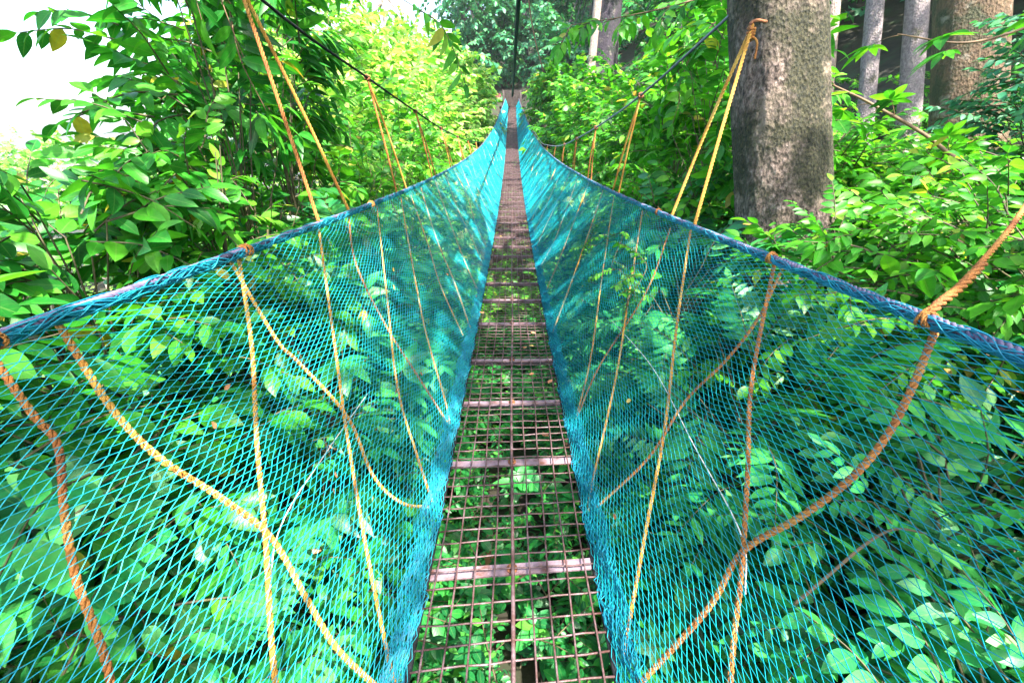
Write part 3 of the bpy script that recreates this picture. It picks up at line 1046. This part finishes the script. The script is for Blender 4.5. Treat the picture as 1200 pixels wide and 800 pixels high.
def tree(name, label, x, d, top, r0, r1, mat, leafm, blobs, kind, n, smin=.8, smax=1.3, dx=0.0, dd=0.0, group=None, zb=None, check=True, flare=.35, k=22):
    """trunk, limbs and a crown of leafy sprigs; blobs = (x, d, u, rx, ry, rz)"""
    zb = ground_z(x, d) - .15 if zb is None else zb
    e = empty(name, (x, d, zb), label, 'tree', group)
    tp = W(x + dx, d + dd, top)
    V, T, P = trunk_mesh((x, d, zb), tp, r0, r1, int(abs(x * 97 + d * 31)) + 3, n=26 if k < 60 else 160, flare=flare, k=k)
    mb = MB()
    mb.add(V, T)
    mb.build('trunk', M[mat], e)
    lm = MB()
    cm = MB()
    tot = sum(b[3] * b[4] + b[4] * b[5] + b[3] * b[5] for b in blobs)
    for (bx, bd, bu, ax, ay, az) in blobs:
        c = np.array(W(bx, bd, bu))
        nn = max(8, int(n * (ax * ay + ay * az + ax * az) / tot))
        dv = NR.normal(0, 1, (nn, 3))
        dv /= np.linalg.norm(dv, axis=1)[:, None]
        rr = NR.uniform(.25, 1, nn) ** .45
        lump = 1 + .18 * np.sin(dv[:, 0] * 7 + bx) + .15 * np.sin(dv[:, 2] * 8 + bd) + .12 * np.sin(dv[:, 1] * 9)
        Pq = c + dv * (rr * lump)[:, None] * np.array([ax, ay, az])
        Y = dv * np.array([1, 1, .5]) + NR.normal(0, .45, (nn, 3)) + np.array([0, 0, -.1])
        scatter(cm, kind, Pq, Y, NR.uniform(smin, smax, nn), check=check)
        st = P[int(len(P) * rnd.uniform(.55, .95))] if len(P) else tp
        for q in range(3):
            tip = c + np.array([rnd.uniform(-.6, .6) * ax, rnd.uniform(-.6, .6) * ay, rnd.uniform(-.5, .5) * az])
            path = smooth_path([st, (st + tip) / 2 + np.array([0, 0, .12 * np.linalg.norm(tip - st)]), tip], 9)
            V, T = tube_arrays(path, np.linspace(r1 * .55, r1 * .12, 9), 6, False)
            lm.add(V, T)
    if lm.V:
        lm.build('limb', M[mat], e)
    if cm.V:
        cm.build('crown', [G[leafm], M['twig']], e)
    return e


#PLANTS
exec_plants = True
# ---- ground cover: nobody could count it
def cover(name, label, xr, dr, n, kinds, mat, smin, smax, lift=.05, slope=0.0, litter=0, hmax=.3):
    mb = MB()
    for kd, frac in kinds:
        m = int(n * frac)
        x = NR.uniform(xr[0], xr[1], m)
        d = dr[0] + (dr[1] - dr[0]) * NR.uniform(0, 1, m) ** 1.25
        z = Z0 + ground_u(x, d) - TILT * d + lift + NR.uniform(0, 1, m) ** 1.5 * hmax
        a = NR.uniform(0, 2 * PI, m)
        if kd.startswith('whorl'):
            Y = np.stack([NR.normal(0, .3, m), NR.normal(-.1, .3, m), np.ones(m)], 1)
            up = np.stack([np.cos(a), np.sin(a), 0 * a], 1)
        else:
            Y = np.stack([np.cos(a), np.sin(a), NR.normal(.35, .3, m)], 1)
            up = None
        scatter(mb, kd, np.stack([x, d, z], 1), Y, NR.uniform(smin, smax, m), up)
    for q in range(litter):
        x, d = NR.uniform(*xr), NR.uniform(dr[0], dr[0] + (dr[1] - dr[0]) * .4)
        V, T, U = leaf_tpl(3, .3, -.3, .3)
        R = frame(np.array([NR.normal(), NR.normal(), NR.normal() * .3]))
        V = (V * NR.uniform(.06, .12)) @ R.T + np.array([x, d, ground_z(x, d) + NR.uniform(.08, .4)])
        if abs(x) > .8 or q % 5 == 0 and d > 1.2:
            mb.add(V, T, U, 2)
    o = mb.build(name, [G[mat], M['stem'], M['litter']])
    props(o, kind='stuff')
    return o


cover('undergrowth', '', (-.75, .75), (.1, 9), 1500, [('small', .55), ('alt', .2), ('whorl', .25)], 'deep', .45, .85, .03, litter=60, hmax=.45)
cover('undergrowth', '', (-3.2, -.45), (-.6, 9), 3600, [('alt', .25), ('small', .35), ('whorl', .15), ('pin', .25)], 'deep', .45, .95, .02, litter=40)
cover('undergrowth', '', (.45, 3.4), (-.6, 9), 3800, [('alt', .22), ('small', .4), ('whorl', .13), ('pin', .25)], 'deep', .45, .9, .02, litter=50)
cover('undergrowth', '', (-9, 9), (8, 30), 3000, [('altlo', .7), ('pin', .3)], 'bright', .9, 1.7, .05, hmax=.6)
cover('undergrowth', '', (3, 13), (-2, 20), 2200, [('altlo', .7), ('small', .3)], 'bright', .9, 1.6, .05, hmax=.8)
cover('undergrowth', '', (-16, -2.8), (-3, 16), 1600, [('altlo', 1)], 'bright', .9, 1.6, .05, hmax=.5)


cover('undergrowth', '', (-70, -6), (-4, 70), 1500, [('treefar', 1)], 'lime', 1.0, 2.0, .05, hmax=1.5)
# ---- plants seen through and over the left net
shrub('leafy_shrub', 'tall glossy shrub with big dark leaves rising behind the left handrail under the first hanger', -1.72, 2.95, 0, .45, .7, 210, 'alt', 'broad', .75, 1.2, top=.78)
shrub('leafy_shrub', 'sprawling broad leaved shrub reaching up into the white sky at the left edge', -2.6, 2.3, 0, .8, .7, 150, 'alt', 'broad', .65, 1.05, top=-.33)
shrub('leafy_shrub', 'tall thin topped shrub with hanging leaves below the left cable, behind the glossy shrub', -2.0, 4.2, 0, .6, .9, 230, 'lance', 'broad', .9, 1.4, top=1.35)
shrub('leafy_shrub', 'low bushy shrub filling the gap beneath the left handrail near its nearest knot', -1.75, .7, 0, .7, .8, 130, 'alt', 'broad', .8, 1.2, top=-.42)
shrub('leafy_shrub', 'low shrub with broad pale leaves just above the left handrail at the left edge', -1.78, 1.75, 0, .36, .4, 100, 'alt', 'broad', .65, 1.0, top=-.17)
shrub('leafy_shrub', 'low dense shrub behind the left handrail hiding the bare stems of the glossy shrub', -1.62, 2.45, 0, .35, .5, 170, 'alt', 'bright', .55, .85, top=-.02)
shrub('large_leaf_plant', 'plant with long arching pale leaves close behind the left net, lowest in the picture', -1.25, .45, .75, .75, .6, 110, 'pinbig', 'fern', .45, .72, cat='plant')
shrub('large_leaf_plant', 'plant with long drooping leaves behind the left net beside the upright yellow rope', -1.35, 1.25, .85, .7, .65, 75, 'altbig', 'fern', .6, .95, cat='plant')
shrub('palmate_plant', 'plant with hand shaped leaf fans behind the middle of the left net', -1.25, 2.35, 1.0, .6, .8, 120, 'palm', 'fern', .9, 1.4, cat='plant')
shrub('feathery_plant', 'plant with feather shaped leaves behind the left net beyond the leaf fans', -1.4, 3.6, 1.15, .65, .9, 130, 'pinbig', 'fern', .7, 1.1, cat='plant')
shrub('leafy_shrub', 'fresh green bush behind the left net below the second left hanger', -1.75, 5.2, 0, .9, 1.0, 170, 'altlo', 'bright', .9, 1.3, top=-.05)
shrub('leafy_shrub', 'fresh green bush behind the left net below the third left hanger', -1.95, 7.0, 0, 1.0, 1.1, 190, 'altlo', 'bright', .9, 1.4, top=.25)
shrub('leafy_shrub', 'sunlit bush on the left slope below the sagging left cable, with pale lime leaves', -3.3, 7.6, 0, 1.5, 1.5, 340, 'altlo', 'lime', .9, 1.5, top=1.15)
shrub('leafy_shrub', 'bright bush beyond the left net where the left cable nears the handrail', -2.5, 10.0, 0, 1.3, 1.6, 300, 'altlo', 'bright', 1.0, 1.6, top=.75)
shrub('leafy_shrub', 'lime leaved bush on the left at the lowest sag of the cable', -3.2, 14.0, 0, 1.9, 2.2, 420, 'altlo', 'lime', 1.3, 2.0, top=1.6)
shrub('leafy_shrub', 'tall pale sunlit bush left of the far half of the bridge', -3.8, 20.0, 0, 2.5, 2.6, 460, 'tree', 'lime', .9, 1.4, top=2.9)
shrub('leafy_shrub', 'pale sunlit bush hugging the left net close to the far landing', -3.0, 29.0, 0, 2.3, 3.0, 440, 'tree', 'lime', 1.0, 1.5, top=4.3)
# ---- right side
shrub('leafy_shrub', 'bright bush with wide leaves between the right cable and the mossy trunk', 1.95, 4.6, 0, .75, .9, 240, 'alt', 'bright', .85, 1.3, top=.85)
shrub('leafy_shrub', 'bright bush beyond the right handrail behind the second right hanger', 2.1, 6.2, 0, .9, 1.0, 260, 'alt', 'bright', .9, 1.35, top=.95)
shrub('leafy_shrub', 'bright bush under the lowest sag of the right cable', 2.35, 9.0, 0, 1.1, 1.5, 320, 'altlo', 'bright', 1.0, 1.5, top=.75)
shrub('leafy_shrub', 'tall bright bush rising behind the right cable', 3.3, 8.0, 0, 1.2, 1.4, 400, 'altlo', 'bright', 1.0, 1.6, top=1.9)
shrub('leafy_shrub', 'bushy green growth right of the far half of the bridge', 3.0, 14.0, 0, 1.7, 2.3, 460, 'altlo', 'bright', 1.3, 2.0, top=1.8)
shrub('leafy_shrub', 'green bush hugging the right net halfway to the far landing', 3.3, 21.0, 0, 2.2, 2.8, 460, 'tree', 'bright', .9, 1.4, top=2.6)
shrub('leafy_shrub', 'green bush beside the right net close to the far landing', 3.2, 30.0, 0, 2.4, 3.4, 460, 'tree', 'bright', 1.0, 1.5, top=4.2)
shrub('leafy_shrub', 'small leaved bush behind the foot of the mossy trunk', 2.75, 4.4, 0, .8, .8, 260, 'small', 'bright', 1.0, 1.4, top=.02)
shrub('leafy_shrub', 'airy sunlit bush between the mossy trunk and the brown trunk', 3.6, 4.7, 0, .9, .9, 330, 'small', 'bright', 1.0, 1.5, top=-.12)
shrub('leafy_shrub', 'dense small leaved bush above the right handrail at the right edge', 2.5, 1.9, 0, .8, .8, 260, 'small', 'bright', .8, 1.2, top=-.32)
shrub('leafy_shrub', 'wide leaved bush at the right edge behind the handrail knot', 3.1, 2.9, 0, .7, .7, 130, 'alt', 'bright', .6, .95, top=-.12)
shrub('leafy_shrub', 'low leafy bush tucked under the right handrail at the foot of the mossy trunk', 1.75, 2.2, 0, .55, .6, 150, 'alt', 'bright', .5, .8, top=-.40)
shrub('large_leaf_plant', 'plant with wide pointed leaves behind the right net, lowest in the picture', 1.2, .45, .6, .6, .5, 90, 'alt', 'fern', .45, .85, cat='plant')
shrub('large_leaf_plant', 'plant with wide pointed leaves behind the right net beside the thick rusty rope', 1.45, 1.05, .65, .55, .5, 90, 'alt', 'fern', .45, .85, cat='plant')
shrub('feathery_plant', 'plant with feather shaped leaves behind the middle of the right net', 1.25, 1.9, .85, .5, .7, 110, 'pin', 'fern', .7, 1.15, cat='plant')
shrub('feathery_plant', 'plant with feather shaped leaves behind the right net below the trunk ropes', 1.3, 3.2, 1.1, .55, .9, 130, 'pin', 'fern', .8, 1.25, cat='plant')
shrub('leafy_shrub', 'dark green bush behind the right net past the feather leaved plants', 1.5, 4.4, 0, .6, .8, 130, 'altlo', 'deep', .9, 1.2, top=-.25)

shrub('leafy_shrub', 'bluish leaved shrub at the right edge beside the brown trunk', 5.75, 5.2, 0, .5, .7, 230, 'small', 'blue', 1.2, 1.8, top=1.4)

# ---- trees
tree('mossy_tree', 'thick leaning mossy grey trunk beside the right handrail with an orange rope hooked round it', 2.10, 3.02, 4.2, .315, .21, 'bark', 'bright',
     [(.6, 2.2, 5.4, 1.9, 2.0, .9), (2.6, 3.2, 6.0, 2.0, 2.0, 1.2), (1.2, 5.2, 6.2, 2.0, 2.0, 1.0), (1.6, -.9, 5.2, 2.3, 2.3, .9), (3.8, .2, 5.6, 2.2, 2.3, .9), (-.6, -.8, 5.6, 1.9, 2.0, .8)], 'altlo', 360, 1.2, 2.0, dx=-1.15, dd=.95, flare=.2, k=96)  # crown masses around the camera are out of view, added to shade the near bridge
tree('brown_tree', 'broad brown trunk standing behind bushes near the right edge', 7.75, 7.9, 9.0, .50, .40, 'bark2', 'deep', [(7, 10, 10, 3, 3, 1.6), (9, 9, 9.5, 2.2, 2.2, 1.2)], 'tree', 260, dx=-1.5, dd=2.4, k=30)
tree('slender_tree', 'slender pale trunk seen just right of the mossy trunk', 7.3, 10.9, 11, .13, .10, 'bark3', 'deep', [(6.5, 13, 11, 2, 2, 1.5)], 'tree', 120, dx=-1.0, dd=2.4)
tree('slender_tree', 'straight pale narrow trunk between the mossy trunk and the brown trunk', 8.9, 12.0, 12, .19, .16, 'bark5', 'deep', [(8.5, 14, 12, 2.4, 2.4, 1.6)], 'tree', 140, dx=-1.3, dd=2.4)
tree('slender_tree', 'straight pale grey trunk just left of the brown trunk', 9.9, 12.0, 12, .24, .20, 'bark5', 'deep', [(9.6, 14, 12.5, 2.4, 2.4, 1.6)], 'tree', 140, dx=-1.5, dd=2.4)
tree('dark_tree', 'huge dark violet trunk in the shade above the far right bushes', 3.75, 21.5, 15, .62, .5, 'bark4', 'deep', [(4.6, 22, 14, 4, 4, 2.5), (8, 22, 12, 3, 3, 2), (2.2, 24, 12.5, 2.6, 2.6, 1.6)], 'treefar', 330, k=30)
tree('slender_tree', 'thin pinkish leaning trunk left of the dark violet trunk', 2.9, 20.5, 13, .17, .12, 'bark3', 'deep', [(3.6, 20.5, 12, 1.8, 1.8, 1.4)], 'treefar', 90, dx=.6)
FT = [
    (-4.5, 52, 17, [(-3.6, 52, 14, 3.6, 4, 3), (-2, 53, 10.5, 3.6, 4, 3), (-5.5, 52, 8.5, 3, 3, 2.6)], 'blue', 'haze tinted green tree above the far landing, its crown against the pale sky'),
    (1.5, 56, 19, [(1.5, 55, 15, 5, 4, 4), (1.0, 52, 9.5, 4, 3, 3), (4, 55, 19, 5, 4, 4)], 'blue', 'haze tinted green tree straight above the far landing behind the overhead cable'),
    (7.5, 50, 17, [(7.5, 50, 14, 5, 4, 4), (6, 47, 9, 4, 3, 2.5), (9, 50, 19, 5, 4, 3)], 'blue', 'haze tinted green tree right of the overhead cable'),
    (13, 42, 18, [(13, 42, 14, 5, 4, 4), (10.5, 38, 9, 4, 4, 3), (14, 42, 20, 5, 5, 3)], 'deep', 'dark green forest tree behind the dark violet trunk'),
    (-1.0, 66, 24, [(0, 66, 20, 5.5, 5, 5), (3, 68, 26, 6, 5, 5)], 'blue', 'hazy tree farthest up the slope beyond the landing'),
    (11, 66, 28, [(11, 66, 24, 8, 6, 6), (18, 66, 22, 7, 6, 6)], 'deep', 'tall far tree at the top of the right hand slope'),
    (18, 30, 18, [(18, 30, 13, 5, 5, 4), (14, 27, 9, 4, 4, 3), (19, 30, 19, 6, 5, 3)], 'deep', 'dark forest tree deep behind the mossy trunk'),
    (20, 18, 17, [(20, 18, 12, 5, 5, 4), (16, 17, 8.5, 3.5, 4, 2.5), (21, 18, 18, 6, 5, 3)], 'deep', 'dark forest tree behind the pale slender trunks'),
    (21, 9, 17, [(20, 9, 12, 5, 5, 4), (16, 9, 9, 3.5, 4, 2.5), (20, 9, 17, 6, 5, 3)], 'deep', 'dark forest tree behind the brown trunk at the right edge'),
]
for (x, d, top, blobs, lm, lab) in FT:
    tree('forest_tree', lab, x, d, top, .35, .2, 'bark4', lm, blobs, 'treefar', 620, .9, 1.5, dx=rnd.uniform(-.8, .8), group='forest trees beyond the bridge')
PT = [
    (-6.5, 17, 4.2, [(-6.2, 17, 3.2, 2.2, 2, 1.6), (-5, 16, 1.7, 1.6, 2, 1.2), (-7.5, 17, 1.8, 2, 2, 1.6)], 'pale lime tree left of the cable, nearest of the blown out trees'),
    (-7.5, 27, 8.2, [(-7, 27, 3.9, 3.0, 3, 2.2), (-5.0, 27, 3.0, 2.4, 3, 2.0), (-10, 27, 3.4, 2.4, 3, 2)], 'pale lime tree below the white sky left of the far landing'),
    (-9.5, 40, 13, [(-9, 40, 6.6, 4.2, 4, 2.6), (-6.0, 40, 5.5, 3, 3, 2.6), (-13, 40, 5.5, 3.5, 3, 2.6)], 'tall pale tree fading into the white sky left of the haze tinted trees'),
    (-38, 40, 0, [(-38, 40, -1.5, 6, 5, 3), (-46, 42, -2, 6, 5, 3), (-31, 42, -3.5, 5, 4, 3)], 'spreading pale tree far below the white sky at the left edge'),
]
for (x, d, top, blobs, lab) in PT:
    tree('pale_tree', lab, x, d, top, .2, .1, 'bark3', 'lime', blobs, 'tree' if d < 30 else 'treefar', 620, .9, 1.5, group='pale sunlit trees on the left')

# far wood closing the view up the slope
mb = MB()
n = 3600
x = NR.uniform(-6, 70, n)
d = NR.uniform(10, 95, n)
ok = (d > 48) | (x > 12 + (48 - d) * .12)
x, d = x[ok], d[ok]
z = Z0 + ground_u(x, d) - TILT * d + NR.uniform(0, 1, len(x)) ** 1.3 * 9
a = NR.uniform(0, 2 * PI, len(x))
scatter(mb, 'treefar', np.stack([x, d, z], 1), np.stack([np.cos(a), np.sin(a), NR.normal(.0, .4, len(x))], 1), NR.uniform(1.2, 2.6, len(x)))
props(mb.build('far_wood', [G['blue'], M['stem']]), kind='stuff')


# ---- single overhanging branches
def branch(label, path, r, kind, mat, n, smin, smax, t0=.25, droop=-.2, side=.9, stemmat='twig', cat='branch', name='leafy_branch', check=False):
    P = smooth_path(np.array([W(*p) for p in path]), 40)
    e = empty(name, tuple(P[0]), label, cat)
    mb = MB()
    V, T = tube_arrays(P, np.linspace(r, r * .3, 40), 7)
    mb.add(V, T, mi=1)
    idx = np.linspace(int(40 * t0), 38, n).astype(int)
    dr = P[np.minimum(idx + 1, 39)] - P[idx - 1]
    dr /= np.linalg.norm(dr, axis=1)[:, None]
    sd = np.where(np.arange(n) % 2 == 0, 1, -1)[:, None]
    sw = np.cross(dr, np.array([0, 0, 1.0])) * sd
    Y = dr * .7 + sw * side * NR.uniform(.5, 1.1, (n, 1)) + np.array([0, 0, droop]) + NR.normal(0, .2, (n, 3))
    scatter(mb, kind, P[idx], Y, NR.uniform(smin, smax, n), check=check)
    split_build(mb, 'foliage', G[mat], 'stem', M[stemmat], e)


branch('dark leafy branch crossing the white sky in the top left corner', [(-3.2, 1.8, .1), (-2.6, 2.0, .75), (-2.1, 2.3, 1.0), (-1.5, 2.6, 1.25)], .012, 'alt', 'broad', 11, .8, 1.15)
branch('leafy branch hanging down from the top edge beside the first left hanger', [(-2.2, 3.2, 1.5), (-1.85, 2.9, 1.25), (-1.55, 2.8, .95), (-1.45, 2.8, .7)], .01, 'lance', 'broad', 9, .8, 1.1, droop=-.6)
branch('sparse sprig with a few large leaves hanging in front of the pale trees', [(-1.3, 3.2, 1.4), (-.90, 3.4, 1.05), (-.66, 3.5, .92), (-.50, 3.55, .84)], .006, 'lance', 'bright', 2, .75, .9, t0=.7, droop=-.5)
branch('bright leafy branch hanging from the top edge left of the mossy trunk', [(2.1, 5.2, 1.5), (1.5, 5.0, 1.3), (.95, 4.9, 1.18), (.5, 4.8, 1.1)], .009, 'alt', 'bright', 8, .7, 1.0)
branch('bright leafy branch drooping between the mossy trunk and the right cable', [(2.3, 5.4, 1.45), (1.9, 5.2, 1.15), (1.72, 5.1, .85), (1.62, 5.0, .55)], .009, 'alt', 'bright', 9, .8, 1.1)
branch('bare brown branch arching from the right edge with fans of lime leaves at its tip', [(4.4, 3.7, 1.08), (3.7, 3.7, .88), (3.2, 3.7, .75), (2.75, 3.8, .82)], .014, 'palm', 'bright', 5, .8, 1.1, t0=.2)
branch('long brown branch slanting down across bushes at the right edge', [(3.5, 3.0, -1.2), (3.35, 3.2, -.31), (3.0, 3.4, .08), (2.6, 3.6, .35), (2.35, 3.75, .50)], .02, 'palm', 'bright', 7, .6, .9, t0=.35)
# vine climbing through the right net
vp = [(2.6, .52), (2.75, .75), (3.2, .62), (3.6, .8), (4.2, .6), (4.6, .72)]
P = smooth_path(np.array([net_pt(a_, b_, 1, -.02) for a_, b_ in vp]), 30)
e = empty('climbing_vine', tuple(P[0]), 'lime leaved vine growing through the right net beside the walkway', 'vine')
mb = MB()
V, T = tube_arrays(P, .0025, 5)
mb.add(V, T, mi=1)
n = 16
idx = np.linspace(1, 28, n).astype(int)
Y = np.stack([NR.normal(-.4, .4, n), NR.normal(-.4, .6, n), NR.normal(-.2, .5, n)], 1)
scatter(mb, 'small', P[idx], Y, NR.uniform(.45, .75, n), check=False)
split_build(mb, 'foliage', G['bright'], 'stem', M['stem'], e)
# hanging pale vine by the overhead cable
mb = MB()
add_tube(mb, [W(.9, 26, 10), W(.75, 26, 7.5), W(1.1, 26, 5.5), W(1.6, 26, 4.0)], .035, 5, 30)
props(mb.build('hanging_vine', M['twig']), 'pale bare vine hanging beside the overhead cable', 'vine')

# ------------------------------------------------------------------ the moist air
mh = bpy.data.materials.new('pale_haze')
mh.use_nodes = True
nt = mh.node_tree
nt.nodes.clear()
out = nt.nodes.new('ShaderNodeOutputMaterial')
pv = nt.nodes.new('ShaderNodeVolumePrincipled')
pv.inputs['Color'].default_value = (.92, .97, 1, 1)
pv.inputs['Density'].default_value = .0004
pv.inputs['Anisotropy'].default_value = .2
nt.links.new(pv.outputs[0], out.inputs['Volume'])
mb = MB()
add_box(mb, (0, 200, -2), (615, 520, 54))
HAZE = props(mb.build('haze', mh, smooth=False), kind='stuff')

# ------------------------------------------------------------------ camera, light, world
cd = bpy.data.cameras.new('camera')
cam = bpy.data.objects.new('camera', cd)
col.objects.link(cam)
cam.location = (0, 0, Z0)
cd.sensor_width = 36
cd.lens = 36 * 520 / 1200
cd.clip_start = .02
cd.clip_end = 3000
cam.rotation_euler = (math.radians(90 - 22.4) - math.atan(TILT), 0, 0)
scene.camera = cam

SUN_EL, SUN_AZ = 60, 145        # azimuth clockwise from the bridge's direction
w = bpy.data.worlds.new('World')
scene.world = w
w.use_nodes = True
nt = w.node_tree
nt.nodes.clear()
sky = nt.nodes.new('ShaderNodeTexSky')
sky.sky_type = 'NISHITA'
sky.sun_disc = False
sky.sun_elevation = math.radians(SUN_EL)
sky.sun_rotation = math.radians(SUN_AZ)
sky.dust_density = 3.0
sky.air_density = 1.0
bg = nt.nodes.new('ShaderNodeBackground')
bg.inputs[1].default_value = .15
wo = nt.nodes.new('ShaderNodeOutputWorld')
nt.links.new(sky.outputs[0], bg.inputs[0])
nt.links.new(bg.outputs[0], wo.inputs[0])
sl = bpy.data.lights.new('sun', 'SUN')
sl.energy = 4.5
sl.angle = math.radians(.6)
sl.color = (1, .95, .85)
so = bpy.data.objects.new('sun', sl)
col.objects.link(so)
el, az = math.radians(SUN_EL), math.radians(SUN_AZ)
dirv = Vector((math.sin(az) * math.cos(el), math.cos(az) * math.cos(el), math.sin(el)))
so.rotation_euler = (-dirv).to_track_quat('-Z', 'Y').to_euler()
so.location = dirv * 50

scene.view_settings.view_transform = 'Standard'
scene.view_settings.look = 'None'
scene.view_settings.exposure = 2.5
scene.view_settings.gamma = 1
scene.cycles.max_bounces = 7
scene.cycles.transmission_bounces = 4
scene.cycles.use_denoising = True
